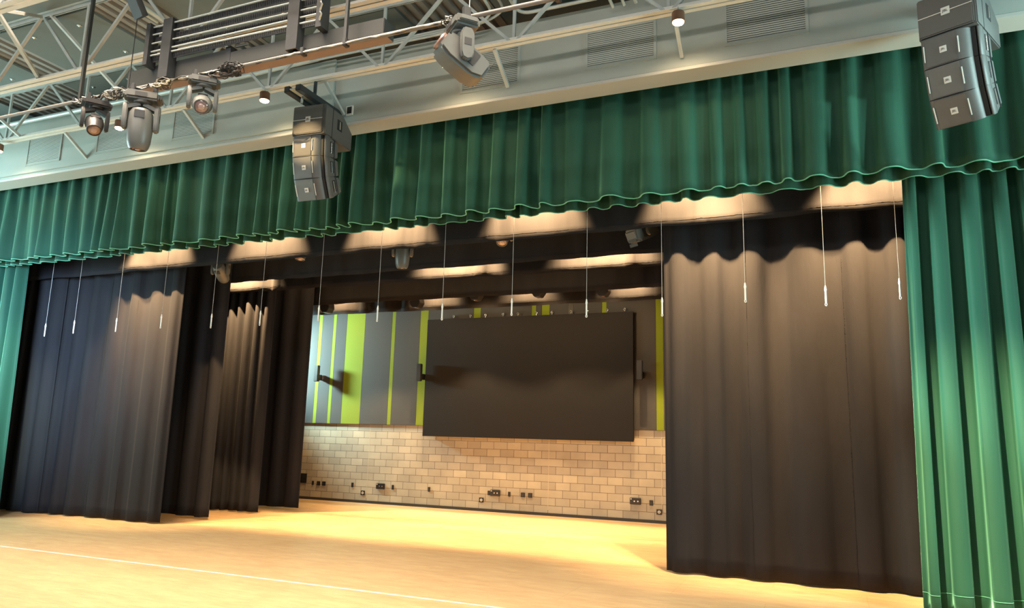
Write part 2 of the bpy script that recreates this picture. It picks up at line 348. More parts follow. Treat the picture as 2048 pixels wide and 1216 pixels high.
# conduits along the header top
def conduit(pts, r, label, mm='conduit'):
    # rounded corners
    P = [Vector(p) for p in pts]; out = [P[0]]
    for i in range(1, len(P) - 1):
        a, b, c = P[i - 1], P[i], P[i + 1]; rr = min(0.22, (a - b).length / 2.1, (c - b).length / 2.1)
        p0 = b + (a - b).normalized() * rr; p1 = b + (c - b).normalized() * rr
        for k in range(7):
            u = k / 6; out.append(p0 * (1 - u) ** 2 + b * 2 * u * (1 - u) + p1 * u ** 2)
    out.append(P[-1])
    o = MB().tube(out, r, 10).build('conduit', M[mm], None, True); tag(o, label, 'conduit', 'conduits over the header'); return o
conduit([(-9.5, -9.50, 8.36), (-2.6, -9.50, 8.36), (-0.95, -9.50, 8.40)], 0.05, 'thick pale pipe along the header top, left of the array')
conduit([(-1.0, -9.62, 8.30), (2.1, -9.62, 8.30), (2.45, -9.62, 8.45), (2.45, -10.6, 8.60)], 0.022, 'lower thin conduit along the header with bent right end')
conduit([(-1.0, -9.55, 8.38), (2.25, -9.55, 8.38), (2.62, -9.55, 8.52), (2.62, -10.6, 8.62)], 0.022, 'middle thin conduit along the header with bent right end')
conduit([(-1.0, -9.48, 8.46), (1.9, -9.48, 8.46)], 0.022, 'topmost thin conduit along the header, ending near the tilted moving light')
conduit([(2.85, -10.8, 8.60), (2.85, -9.55, 8.40), (4.4, -9.55, 8.40)], 0.028, 'bent conduit looping around the board right of the pipe end')
for i, x in enumerate((4.25, 4.42, 4.59, 4.76)):
    conduit([(x, -10.8, 8.62), (x, -9.75, 8.42), (x + 0.05, -9.42, 8.28)], 0.024, ['first', 'second', 'third', 'fourth'][i] + ' from left of the conduits bending down at top right')
conduit([(-3.02, -13.2, 8.76), (-3.02, -11.9, 8.76), (-3.02, -10.9, 8.74)], 0.04, 'conduit running away under the ribs, left of the rack')
conduit([(-3.22, -13.2, 8.78), (-3.22, -10.9, 8.78)], 0.03, 'thinner conduit running away under the ribs, left of the rack')

# ---------------------------------------------------------------- small glowing lamps on the joist
lamp0 = None
for x, l in ((-8.47, 'small glowing lamp at the left edge under the joist'), (-5.02, 'small glowing lamp half hidden by the big moving light'), (-1.60, 'small glowing lamp left of the left loudspeaker array'),
             (1.87, 'small glowing lamp behind the tilted moving light'), (5.34, 'rightmost small glowing lamp, beside a louvred vent')):
    if lamp0 is None:
        t = lamp0 = thing('wall_wash_lamp', l, 'lamp', (x, -9.98, 7.70), group='small warm lamps under the long joist')
        MB().tube([(0, 0, 0.03), (0, 0, -0.05)], 0.012).build('stem', M['chrome'], t)
        MB().lathe([(0.08, -0.05), (0.085, -0.06), (0.085, -0.19), (0.078, -0.19), (0.078, -0.185)], 20).build('can', M['bronze'], t, True)
        MB().lathe([(0.074, -0.192), (0.07, -0.205), (0.045, -0.218), (0.01, -0.222)], 20).build('bulb', M['bulb'], t, True)
    else: dup(lamp0, (x, -9.98, 7.70), None, l)
    spot('lamp_beam', (x, -9.98, 7.45), (0, 0.25, -1), 150, 0.8, 75, (1, 0.72, 0.42), 0.06)

# ---------------------------------------------------------------- lighting pipe, hangers, raceway, cable rack
t = thing('lighting_pipe', 'long horizontal lighting pipe carrying the moving lights', 'pipe', (0, -12.1, 6.8))
MB().tube([(-6.5, 0, 0), (6.5, 0, 0)], 0.026, 12).build('pipe', mat('pipe_paint', (0.17, 0.155, 0.14), 0.6), t, True)
rnd = random.Random(3)
def wig(x0, x1, amp, seed, r, y=-0.03, z=-0.01, sag=0):
    rr = random.Random(seed); n = int((x1 - x0) / 0.08); pts = []
    for i in range(n + 1):
        u = i / n; pts.append((x0 + (x1 - x0) * u, y + rr.uniform(-amp, amp), z + rr.uniform(-amp, amp) - sag * 4 * u * (1 - u)))
    return pts
for i, (a, b, am, sg) in enumerate(((-3.3, -0.3, 0.03, 0), (-3.2, -0.4, 0.035, 0.02), (-0.2, 3.3, 0.012, 0.01), (0.6, 3.2, 0.008, 0.04), (-3.2, 0.0, 0.03, 0.05))):
    o = MB().tube(wig(a, b, am, i, 0.009, -0.035 + 0.012 * (i % 3)), 0.009, 6).build('cable', M['cable'] if i % 2 == 0 else M['cable_light'], t, True)
for x in (-3.25, -2.25, -1.55, 0.95, 1.6, 4.4):
    MB().box(x - 0.03, x + 0.03, -0.045, 0.045, -0.04, 0.06, 0.008).build('pipe_clamp', M['dark_metal'], t)
# loops of cable hanging under the pipe
def loops(x, n, seed, label, r=0.13):
    rr = random.Random(seed); t = thing('cable_bundle', label, 'cables', (x, -12.12, 6.8), group='cable bundles on the lighting pipe')
    for i in range(n):
        cx = rr.uniform(-0.16, 0.16); rad = rr.uniform(0.5, 1.0) * r; ph = rr.uniform(0, 6); tl = rr.uniform(-0.6, 0.6); pts = []
        for k in range(17):
            a = 2 * PI * k / 16 + ph
            pts.append((cx + rad * math.cos(a), 0.03 * math.sin(a * 2 + ph) + tl * 0.1 * math.sin(a) + rr.uniform(-0.03, 0.03), -0.03 + 0.45 * rad * math.sin(a)))
        MB().tube(pts, 0.007, 6).build('cable', M['cable'] if rr.random() < 0.6 else M['cable_light'], t, True)
    return t
loops(-2.35, 9, 1, 'tangle of cables between the two leftmost moving lights')
loops(-1.55, 7, 2, 'tangle of cables right of the big upright moving light')
loops(-0.33, 12, 3, 'large coil of cables right of the round-lens moving light', 0.2)
loops(3.18, 8, 4, 'pale cable loops on top of the tilted moving light', 0.09)
loops(-3.0, 5, 5, 'tangle of cables at the left end above the small dark moving light', 0.1)
for (x, y, z1, wd, l) in ((-3.31, -12.0, 8.84, 0.045, 'long angle hanger dropping to the left end of the pipe'), (1.55, -12.05, 8.84, 0.04, 'dark strut hanger in front of the raceway right end'), (-2.24, -12.04, 8.84, 0.010, 'thin hanger cable left of the dark rack post'), (3.28, -12.04, 8.84, 0.008, 'thin safety cable above the tilted moving light'), (4.2, -12.04, 8.84, 0.03, 'hanger rod at the right part of the pipe')):
    o = MB().box(x - wd / 2, x + wd / 2, y - wd / 2, y + wd / 2, 6.84, z1).build('pipe_hanger', M['dark_metal'] if 'dark' in l or 'rod' in l else M['box_grey'] if 'angle' in l else M['steel']); tag(o, l, 'hanger', 'hangers of the lighting pipe')

t = thing('cable_raceway', 'long dark sheet metal box hanging above the lighting pipe', 'raceway', (0, -11.765, 6.98))
MB().box(-2.5, -0.55, -0.11, 0.11, 0, 0.28, 0.006).build('trunk', M['box_grey'], t)
MB().box(-0.55, 2.0, -0.12, 0.12, 0, 0.22, 0.006).build('trunk', M['box_grey'], t)
MB().box(-2.5, 2.0, -0.115, 0.115, -0.004, -0.001).build('underside', mat('warm_bounce_underside', (0.22, 0.15, 0.12), 0.6), t)  # warm floor bounce put into the underside colour
MB().box(-0.6, -0.5, -0.125, 0.12, -0.03, 0.31, 0.004).build('joint_collar', M['dark_metal'], t)
MB().box(-0.45, -0.22, -0.118, -0.08, 0.28, 0.32, 0.01).build('latch', M['chrome'], t)
for x in (-2.3, -1.4, 0.3, 1.2): MB().box(x - 0.015, x + 0.015, -0.115, -0.09, -0.03, 0.0).build('bolt', M['chrome'], t)

t = thing('cable_rack', 'dark steel rack of perforated trays and horizontal conduits between two posts', 'cable rack', (0, -12.0, 6.95))
for x, z1 in ((-1.62, 0.92), (0.66, 1.86)):
    m = MB(); m.box(x - 0.09, x + 0.09, -0.02, 0.0, 0, z1); m.box(x - 0.09, x - 0.07, 0, 0.12, 0, z1); m.box(x + 0.07, x + 0.09, 0, 0.12, 0, z1); m.build('post', M['dark_metal'], t)
for z in (0.32, 0.47, 0.62, 0.77):
    m = MB(); m.box(-1.95, 1.12, 0.06, 0.065, z, z + 0.10)
    for i in range(95): m.box(-1.93 + i * 0.032, -1.918 + i * 0.032, 0.053, 0.06, z + 0.02, z + 0.085)
    m.build('perforated_tray', M['dark_metal'], t)
for z, z2 in ((0.86, 0.86), (0.74, 0.70), (0.60, 0.55), (0.47, 0.45), (0.41, 0.36)):
    MB().tube([(-1.95, 0.02, z), (1.05, 0.02, z2)], 0.012, 8).build('conduit', M['conduit'], t, True)
m = MB(); m.box(-2.02, -1.94, -0.04, 0.12, 0.25, 0.9); m.build('end_plate', M['dark_metal'], t)
m = MB(); m.box(1.05, 1.14, -0.04, 0.12, 0.22, 0.95); m.build('end_plate', M['dark_metal'], t)
for i in range(5): MB().tube([(1.12, -0.05, 0.3 + i * 0.14), (1.17, -0.08, 0.36 + i * 0.14), (1.12, -0.05, 0.42 + i * 0.14)], 0.014, 8).build('elbow', M['chrome'], t, True)
o = MB().bar((-2.0, -12.16, 7.88), (-2.1, -12.75, 8.81), 0.20, 0.10).build('channel_beam', M['dark_metal']); tag(o, 'dark ladder-like channel rising from the rack to the ceiling', 'beam')

# ---------------------------------------------------------------- moving head lights
def rot(rx=0, ry=0, rz=0): return Matrix.Rotation(rz, 4, 'Z') @ Matrix.Rotation(ry, 4, 'Y') @ Matrix.Rotation(rx, 4, 'X')
def moving_light(label, loc, s, pan, tilt, style='barrel', swing=0.0, cat='moving light', dark=False, group='moving lights on the pipe'):
    """origin at the pipe; base hangs below it, yoke arms below base, head pivots at the arm ends"""
    t = thing('moving_head_light', label, cat, loc, (0, swing, pan), group); t.scale = (s,) * 3
    fm = M['fixture_dark'] if dark else M['fixture']
    for x in (-0.13, 0.13):
        MB().box(x - 0.025, x + 0.025, -0.045, 0.045, -0.09, 0.035, 0.01).build('hook_clamp', M['dark_metal'], t)
    if loc[1] > -8: MB().tube([(0, 0, -0.09), (0, 0, (6.46 - loc[2]) / s)], 0.015, 8).build('hanger_rod', M['dark_metal'], t, True)
    m = MB(); m.box(-0.20, 0.20, -0.14, 0.14, -0.20, -0.085, 0.025); m.box(-0.23, -0.19, -0.1, 0.1, -0.17, -0.11, 0.01); m.box(0.19, 0.23, -0.1, 0.1, -0.17, -0.11, 0.01)
    m.build('base', fm, t, True)
    MB().box(-0.08, 0.06, -0.146, -0.138, -0.175, -0.115).build('display', M['fixture_dark'], t)
    # yoke: arched crosspiece and two arms
    m = MB(); m.lathe([(0.09, -0.24), (0.11, -0.23), (0.11, -0.195), (0.09, -0.19)], 20)
    for sx in (-1, 1):
        m.prism([(-0.075, -0.30), (-0.045, -0.235), (0.045, -0.235), (0.075, -0.30), (0.075, -0.52), (0.05, -0.58), (0, -0.60), (-0.05, -0.58), (-0.075, -0.52)], sx * 0.185 - 0.03, sx * 0.185 + 0.03, None, 0.012)
        m.bar((sx * 0.02, 0, -0.245), (sx * 0.19, 0, -0.31), 0.12, 0.05, (0, 0, 1))
    m.build('yoke', fm, t, True)
    for sx in (-1, 1): MB().box(sx * 0.216 - 0.002, sx * 0.216 + 0.002, -0.04, 0.04, -0.44, -0.36).build('label_plate', M['fixture_dark'], t)
    P = Matrix.Translation((0, 0, -0.50)) @ rot(tilt, 0, 0)
    if style == 'barrel':     # long lamp house opening downwards
        h = MB(); h.lathe([(0.05, 0.20), (0.11, 0.19), (0.138, 0.14), (0.150, 0.02), (0.150, -0.10), (0.138, -0.24), (0.118, -0.31), (0.10, -0.335), (0.088, -0.335), (0.085, -0.31)], 28, P)
        ho = h.build('head', fm, t, True)
        MB().lathe([(0.088, -0.318), (0.06, -0.325), (0.02, -0.33)], 24, P).build('lens', M['lens'], ho, True)
        MB().lathe([(0.03, -0.331), (0.025, -0.338), (0.005, -0.34)], 16, P).build('lens_core', M['lens_core'], ho, True)
        MB().box(-0.06, 0.06, -0.152, -0.135, 0.05, 0.15, 0.004, P).build('vent', M['fixture_dark'], ho)
    elif style == 'ball':     # short head with a big round front lens
        h = MB(); h.lathe([(0.04, 0.17), (0.10, 0.155), (0.14, 0.09), (0.148, 0.0), (0.135, -0.09), (0.115, -0.15), (0.112, -0.19), (0.10, -0.195), (0.098, -0.17)], 28, P)
        ho = h.build('head', fm, t, True)
        MB().lathe([(0.1, -0.178), (0.08, -0.19), (0.05, -0.2)], 28, P).build('lens', M['lens'], ho, True)
        MB().lathe([(0.045, -0.2), (0.035, -0.207), (0.006, -0.21)], 20, P).build('lens_core', M['lens_core'], ho, True)
        MB().box(-0.07, 0.07, -0.15, -0.13, 0.0, 0.1, 0.004, P).build('vent', M['fixture_dark'], ho)
    else:                     # angular profile head
        h = MB(); h.prism([(-0.11, 0.30), (0.09, 0.30), (0.15, 0.18), (0.155, -0.12), (0.12, -0.26), (-0.10, -0.26), (-0.145, -0.12), (-0.15, 0.20)], -0.145, 0.145, P, 0.03)
        ho = h.build('head', fm, t, True)
        MB().lathe([(0.10, -0.255), (0.105, -0.285), (0.09, -0.30)], 24, P).build('lens', M['lens'], ho, True)
        for sx in (-1, 1): MB().box(sx * 0.148 - 0.004, sx * 0.148 + 0.004, -0.10, 0.06, 0.02, 0.14, 0, P).build('vent', M['fixture_dark'], ho)
        for k in (-0.05, 0.03): MB().box(-0.10, 0.10, k - 0.03 - 0.12, k + 0.03 - 0.12, 0.302, 0.304, 0, P).build('vent', M['fixture_dark'], ho)
    return t
moving_light('small dark moving light, leftmost on the pipe, lens turned down and right', (-2.78, -12.1, 6.80), 0.86, math.radians(58), math.radians(-38), 'ball', 0, dark=True)
moving_light('big grey moving light hanging with its barrel pointing straight down', (-1.83, -12.1, 6.78), 1.10, math.radians(42), math.radians(6), 'barrel')
moving_light('grey moving light with round reddish lens facing forward', (-0.70, -12.1, 6.80), 0.90, math.radians(45), math.radians(-58), 'ball')
moving_light('large tilted angular moving light in front of the joist, right of centre', (3.22, -12.1, 6.83), 1.08, math.radians(-42), math.radians(-122), 'profile')
stage_group = 'moving lights under the borders'
moving_light('moving light peeking under the first black border at left', (-5.68, -6.5, 6.05), 0.95, math.radians(20), math.radians(60), 'barrel', group=stage_group)
moving_light('upright moving light hanging below the first border near centre', (-0.88, -6.5, 6.15), 0.98, math.radians(20), math.radians(4), 'barrel', group=stage_group)
moving_light('tilted moving light under the first border beside the right black leg', (4.05, -6.5, 6.18), 1.0, math.radians(-35), math.radians(115), 'profile', group=stage_group)
moving_light('moving light barely showing below the border above the screen centre', (1.33, -6.5, 6.29), 0.95, math.radians(20), math.radians(-35), 'ball', group=stage_group)
moving_light('moving light barely showing below the border, left of centre', (-3.44, -6.5, 6.34), 0.95, math.radians(20), math.radians(-10), 'ball', group=stage_group)

# dark wash fixtures in front of the last border
def wash(x, z, label):
    t = thing('wash_light', label, 'stage light', (x, -1.72, z), group='dark wash lights before the last border')
    MB().prism([(-0.12, 0.35), (0.12, 0.35), (0.16, 0.12), (0.08, 0.0), (-0.08, 0.0), (-0.16, 0.12)], -0.14, 0.14, Matrix.Rotation(PI / 2, 4, 'Z'), 0.01).build('housing', M['fixture_dark'], t)
    MB().box(-0.02, 0.02, -0.02, 0.02, 0.34, 6.11 - z).build('hanger', M['dark_metal'], t)
    MB().lathe([(0.05, 0.0), (0.05, -0.01)], 16).build('lens', M['lens'], t)
for x, z, l in ((-6.27, 5.42, 'dark wedge shaped light at the left end of the last border'), (-3.29, 5.44, 'dark wedge shaped light left of the screen, before the last border'),
                (-1.5, 5.56, 'dark wedge shaped light above the left part of the screen'), (0.27, 5.56, 'dark wedge shaped light above the middle of the screen'), (1.98, 5.50, 'dark wedge shaped light above the right part of the screen')):
    wash(x, z, l)

# ---------------------------------------------------------------- loudspeaker arrays
def logo(parent, mtx, s=0.045):
    MB().box(-s, s, -0.006, 0, -s, s, 0.002, mtx).build('badge', M['plate'], parent)
    global _bt
    if _bt is None:
        c = bpy.data.curves.new('badge_text', 'FONT'); c.body = 'JBL'; c.size = 1.0; c.align_x = 'CENTER'; c.align_y = 'CENTER'; c.extrude = 0.02
        tmp = bpy.data.objects.new('tmp', c); _bt = bpy.data.meshes.new_from_object(tmp); bpy.data.objects.remove(tmp); _bt.materials.clear(); _bt.materials.append(M['fixture_dark'])
    o = bpy.data.objects.new('badge_text', _bt); COL.objects.link(o); o.parent = parent
    o.matrix_local = mtx @ Matrix.Translation((0, -0.0075, 0)) @ Matrix.Rotation(PI / 2, 4, 'X') @ Matrix.Scale(s * 0.95, 4)
_bt = None
def array(loc, yaw, tag_word, tilts):
    grp = 'loudspeakers of the ' + tag_word + ' array'
    # subwoofer on top : origin = front bottom centre
    t = thing('subwoofer', 'large subwoofer box on top of the ' + tag_word + ' loudspeaker array', 'loudspeaker', loc, (0, 0, yaw), grp)
    W, H, D = 0.60, 0.50, 0.84
    MB().prism([(0.03, 0), (D, 0), (D, 0.30), (0.55, H), (0.03, H)], -W / 2, W / 2, None, 0.012).build('cabinet', M['speaker'], t, False)
    MB().box(-W / 2 + 0.012, W / 2 - 0.03, 0.0, 0.05, 0.012, H - 0.012, 0.012).build('grille', M['grille'], t)
    MB().box(-W / 2 + 0.014, W / 2 - 0.034, -0.004, 0.0, H * 0.5 - 0.004, H * 0.5 + 0.004).build('grille_bar', M['plate'], t)
    logo(t, Matrix.Translation((0.0, -0.002, H * 0.5)))
    MB().box(W / 2 - 0.002, W / 2 + 0.003, 0.38, 0.52, 0.2, 0.38).build('handle_recess', M['groove'], t)
    MB().box(W / 2, W / 2 + 0.012, 0.44, 0.465, 0.22, 0.36, 0.004).build('handle', M['chrome'], t)
    MB().box(W / 2 - 0.002, W / 2 + 0.002, 0.235, 0.25, 0.0, H).build('seam', M['groove'], t)
    # tops
    z = -0.005; y = 0.02; base = Matrix.Translation(loc) @ Matrix.Rotation(yaw, 4, 'Z'); names = ['upper', 'middle', 'lowest']
    cur = Matrix.Translation((0, 0.02, -0.006))
    for i, tl in enumerate(tilts):
        cur = cur @ Matrix.Rotation(math.radians(tl), 4, 'X')
        h = 0.352; Dt = 0.42; tp = math.tan(math.radians(7.6))
        o = thing('line_array_speaker', names[i] + ' of three full range boxes in the ' + tag_word + ' loudspeaker array', 'loudspeaker', (0, 0, 0), (0, 0, 0), grp)
        mw = base @ cur; o.matrix_world = mw
        # cabinet body trapezoid in side view (front taller)
        MB().prism([(0.15, -0.004), (Dt, -0.004 - Dt * tp), (Dt, -h + Dt * tp), (0.15, -h + 0.004)], -W / 2 + 0.01, W / 2, None, 0.01).build('cabinet', M['speaker'], o)
        MB().box(-W / 2 + 0.03, W / 2 - 0.05, 0.07, 0.15, -h + 0.01, -0.008).build('groove', M['groove'], o)
        # front baffle with rounded outer sides
        poly = []
        xs = [(-W / 2 + 0.005, 0.12), (-W / 2 + 0.005, 0.05), (-W / 2 + 0.02, 0.015), (-W / 2 + 0.045, 0.0), (W / 2 - 0.20, 0.0), (W / 2 - 0.145, 0.012), (W / 2 - 0.105, 0.045), (W / 2 - 0.09, 0.09), (W / 2 - 0.09, 0.12)]
        bmm = bmesh.new(); A = [bmm.verts.new((a, b, -0.004)) for a, b in xs]; B = [bmm.verts.new((a, b, -h + 0.004)) for a, b in xs]
        bmm.faces.new(A); bmm.faces.new(B[::-1])
        for k in range(len(xs)): bmm.faces.new((A[k], B[k], B[(k + 1) % len(xs)], A[(k + 1) % len(xs)]))
        mb = MB(); mb.merge(bmm); mb.build('baffle', M['speaker'], o, True)
        MB().box(-W / 2 + 0.06, W / 2 - 0.22, -0.012, 0.002, -h + 0.01, -0.01, 0.004).build('grille', M['grille'], o)
        # rounded leading edge of the side panel beyond the groove
        MB().lathe([(0.022, -h + 0.005), (0.025, -h + 0.012), (0.025, -0.012), (0.022, -0.005)], 16, Matrix.Translation((W / 2 - 0.025, 0.135, 0)), 1, 2.6).build('side_fin', M['speaker'], o, True)
        for sx in (-1, 1):
            xx = -0.02 + sx * 0.20 if sx < 0 else W / 2 - 0.205
            MB().box(xx - 0.006 - (0.035 if sx < 0 else 0), xx + 0.006 - (0.035 if sx < 0 else 0), -0.018, -0.008, -h + 0.08, -0.08, 0.003).build('grille_clip', M['plate'], o)
        logo(o, Matrix.Translation((-0.06, -0.012, -h / 2)), 0.036)
        MB().box(W / 2 - 0.001, W / 2 + 0.004, 0.19, 0.28, -h + 0.09, -0.08).build('handle_recess', M['groove'], o)
        MB().box(W / 2, W / 2 + 0.014, 0.215, 0.235, -h + 0.08, -0.09, 0.004).build('handle', M['chrome'], o)
        MB().box(W / 2, W / 2 + 0.010, 0.30, 0.315, -h + 0.03, -0.03).build('rigging_strap', M['dark_metal'], o)
        cur = cur @ Matrix.Translation((0, 0, -h - 0.002))
    return t
array((-0.51, -10.15, 6.69), 0.068, 'left', (4, 10, 12))
array((8.36, -10.25, 6.62), -0.44, 'right', (5, 12, 14))
for x, l, y1 in ((-0.62, 'dark strut beam under the joist carrying the left loudspeaker array', -10.95), (8.5, 'dark strut beam carrying the right loudspeaker array', -10.9)):
    t = thing('rigging_beam', l, 'beam', (x, -9.9, 7.30))
    m = MB(); m.box(-0.16, -0.06, -0.55, 0.55, 0.0, 0.10, 0.005); m.box(0.06, 0.16, -0.55, 0.55, 0.0, 0.10, 0.005); m.build('channel', M['dark_metal'], t)
    MB().box(-0.05, 0.05, -0.55, 0.55, 0.03, 0.05).build('rail', M['conduit'], t)
    for yy in (-0.3, 0.3): MB().tube([(0, yy, -0.1), (0, yy, 0.12)], 0.02, 8).build('shackle', M['chrome'], t, True)
    for yy in (-0.0,): MB().box(-0.02, 0.02, yy - 0.02, yy + 0.02, 0.1, 0.42).build('beam_clamp', M['dark_metal'], t)

# ---------------------------------------------------------------- curtains
def sheet(x0, x1, y, z0, z1, period, a_bot, a_top, seed, nz=14, per=14, sharp=1.6, under=0.12, jitter=0.35, flat=0.0, lean=0.0, top_sharp=None, drift=0.0, pivot=None):
    """pleated cloth hanging from z1 to z0; returns MB and hem points"""
    rr = random.Random(seed); W = x1 - x0; n = max(2, round(W / period)); ws = [1 + rr.uniform(-jitter, jitter) for _ in range(n)]; s = sum(ws); ws = [q * W / s for q in ws]
    edges = [x0];
    for q in ws: edges.append(edges[-1] + q)
    amps = [1 + rr.uniform(-0.35, 0.3) for _ in range(n)]; dr = [rr.uniform(-1, 1) * drift for _ in range(n)]; fl = [flat + rr.uniform(-0.25, 0.25) for _ in range(n)]; ph2 = [rr.uniform(0, 6.28) for _ in range(n)]
    m = MB(); grid = []; hem = []
    for j in range(nz + 1):
        t = j / nz; z = z1 + (z0 - z1) * t; row = []; a = a_top + (a_bot - a_top) * (t ** 0.9); sh = (top_sharp if top_sharp else sharp) * (1 - t) + sharp * t
        for i in range(n):
            for k in range(per if i < n - 1 else per + 1):
                ph = k / per; c = math.cos(2 * PI * ph); w_ = math.tanh(sh * (c + fl[i])) / math.tanh(sh * 1.0)
                al = amps[i] * (1 - ph) + amps[(i + 1) % n] * ph
                xx = edges[i] + ws[i] * ph + under * ws[i] * math.sin(4 * PI * ph) * (0.35 + 0.65 * t) * (1 if sharp > 1 else 0.3)
                bulge = math.sin(PI * ph) * dr[i] * t
                yy = y + a * al * w_ + bulge * 0.4 + 0.012 * math.sin(5 * t + ph2[i]) * math.sin(PI * ph)
                xx += bulge * 0.25 + lean * t * (xx - (pivot if pivot is not None else x0))
                p = Vector((xx, yy, z + (0.012 * math.sin(ph2[i]) * math.sin(PI * ph) if j == nz else 0))); row.append(m.bm.verts.new(p))
                if j == nz: hem.append(p)
        grid.append(row)
    for r0, r1 in zip(grid[:-1], grid[1:]):
        for k in range(len(r0) - 1): m.bm.faces.new((r0[k], r0[k + 1], r1[k + 1], r1[k]))
    return m, hem
def thick(o, t=0.008):
    md = o.modifiers.new('thickness', 'SOLIDIFY'); md.thickness = t; md.offset = 0; return o

# grand valance, two layers
t = thing('grand_valance', 'front green velvet valance hanging across the full opening under the header', 'valance', (0, 0, 0))
m, hem = sheet(-11.5, 11.2, -8.72, 5.60, 7.9, 0.42, 0.100, 0.026, 11, 18, 20, 1.0, 0.05, 0.45, 0.30, 0, 2.6, 0.14)
thick(m.build('cloth', M['green'], t, True)); MB().tube(hem, 0.009, 6).build('hem_halo', M['green_halo_stitch'], t, True)  # hem highlight drawn as a lighter tube
t = thing('rear_valance', 'second green velvet valance showing just below and behind the front one', 'valance', (0, 0, 0))
m, hem = sheet(-11.5, 11.2, -8.42, 5.56, 7.6, 0.37, 0.075, 0.025, 12, 12, 14, 0.95, 0.06, 0.45, 0.1)
thick(m.build('cloth', M['green'], t, True)); MB().tube(hem, 0.008, 6).build('hem_halo', M['green_halo_stitch'], t, True)  # same painted highlight line along the rear hem
# main drapes at both sides
def drape(x0, x1, y, label, seed, period=0.30, pivot=0.0):
    t = thing('main_drape', label, 'curtain', (0, 0, 0), group='green main drapes')
    m, hem = sheet(x0, x1, y, 0.03, 7.5, period, 0.13, 0.07, seed, 26, 16, 1.2, 0.08, 0.6, 0.0, 0.13, None, 0.12, pivot)
    thick(m.build('cloth', M['green'], t, True))
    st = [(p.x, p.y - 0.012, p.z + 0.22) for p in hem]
    MB().tube(st, 0.004, 5).build('hem_stitch', M['green_halo_stitch'], t, True)
drape(8.05, 11.2, -8.15, 'bright green velvet drape gathered at the right side of the opening', 21, 0.30, 8.9)
drape(-12.2, -9.98, -8.15, 'green velvet drape at the left edge of the view', 22, 0.27, -10.8)

# black legs and borders
def leg(x0, x1, y, z0, label, seed, period=0.62, amp=0.05, seams=(), top=7.3, fold=None):
    t = thing('masking_curtain', label, 'curtain', (0, 0, 0), group='black masking legs')
    m, hem = sheet(x0, x1, y, z0, top, period, amp, amp * 0.9, seed, 30, 14, 0.9, 0.10, 0.35, 0.0, 0, None, 0.06)
    thick(m.build('cloth', M['black'], t, True), 0.006)
    rr = random.Random(seed + 5)
    for sx in seams:
        pts = [(sx + rr.uniform(-0.004, 0.004), y - amp - 0.02 + rr.uniform(-0.003, 0.003), z0 + (top - z0) * k / 60) for k in range(61)]
        # find cloth depth near seam: nearest hem vertex
        yn = min(hem, key=lambda p: abs(p.x - sx)).y
        pts = [(px, yn - 0.004 + rr.uniform(-0.003, 0.003), pz) for px, _, pz in pts]
        MB().tube(pts, 0.005, 5).build('seam', M['black_seam'], t, True)
    return t
leg(4.50, 8.9, -6.95, 0.03, 'wide lit black leg curtain on the right, beside the green drape', 31, 0.60, 0.058, (5.83, 7.24))
leg(-10.15, -6.28, -6.95, 0.03, 'wide lit black leg curtain at the left, nearest the viewer', 32, 0.55, 0.06, (-8.45, -7.57))
leg(-12.9, -9.95, -7.10, 0.03, 'black leg curtain at the far left beside the green drape', 33, 0.5, 0.05)
leg(-9.4, -6.03, -5.85, 0.07, 'unlit black leg just behind the nearest left leg', 34, 0.6, 0.05)
leg(-8.6, -6.17, -4.10, 0.03, 'lit black leg with deep folds, second lit one at left', 35, 0.30, 0.075, (-7.42,))
leg(-8.6, -5.80, -3.0, 0.07, 'unlit black leg beside the visible edge of the block wall', 36, 0.6, 0.045)
leg(4.62, 8.6, -4.10, 0.03, 'black leg hidden behind the wide right leg, middle depth', 37, 0.5, 0.05)
leg(4.62, 8.6, -1.9, 0.03, 'black leg hidden behind the wide right leg, deepest', 38, 0.5, 0.05)
def border(y, zb, label, seed, period=0.8, amp=0.018, x0=-12.5, x1=10.5, top=7.7):
    t = thing('black_border', label, 'curtain', (0, 0, 0), group='black overhead borders')
    m, hem = sheet(x0, x1, y, zb, top, period, amp, amp, seed, 14, 12, 0.8, 0.08, 0.5, 0.0, 0, None, 0.05)
    thick(m.build('cloth', M['black'], t, True), 0.006)
    n = int((x1 - x0) / 0.05); rr = random.Random(seed); pts = []
    for i in range(n + 1):
        x = x0 + (x1 - x0) * i / n; p = min(hem[max(0, int(len(hem) * i / n) - 12):int(len(hem) * i / n) + 13], key=lambda q: abs(q.x - x)); pts.append((x, p.y - 0.008 + rr.uniform(-0.002, 0.002), zb + 0.095 + rr.uniform(-0.003, 0.003)))
    MB().tube(pts, 0.0035, 5).build('hem_stitch', M['black_seam'], t, True)
border(-7.30, 5.50, 'first black border, brightly lit in pools, just behind the green valances', 41)
border(-5.64, 5.50, 'second black border, unlit, behind the hanging moving lights', 42)
border(-4.36, 5.55, 'third black border, lit warm, in the middle depth of the stage', 43)
border(-2.45, 5.51, 'fourth black border, unlit, before the last lit one', 44)
border(-0.93, 5.51, 'last black border, lit warm, directly above the striped back wall', 45)

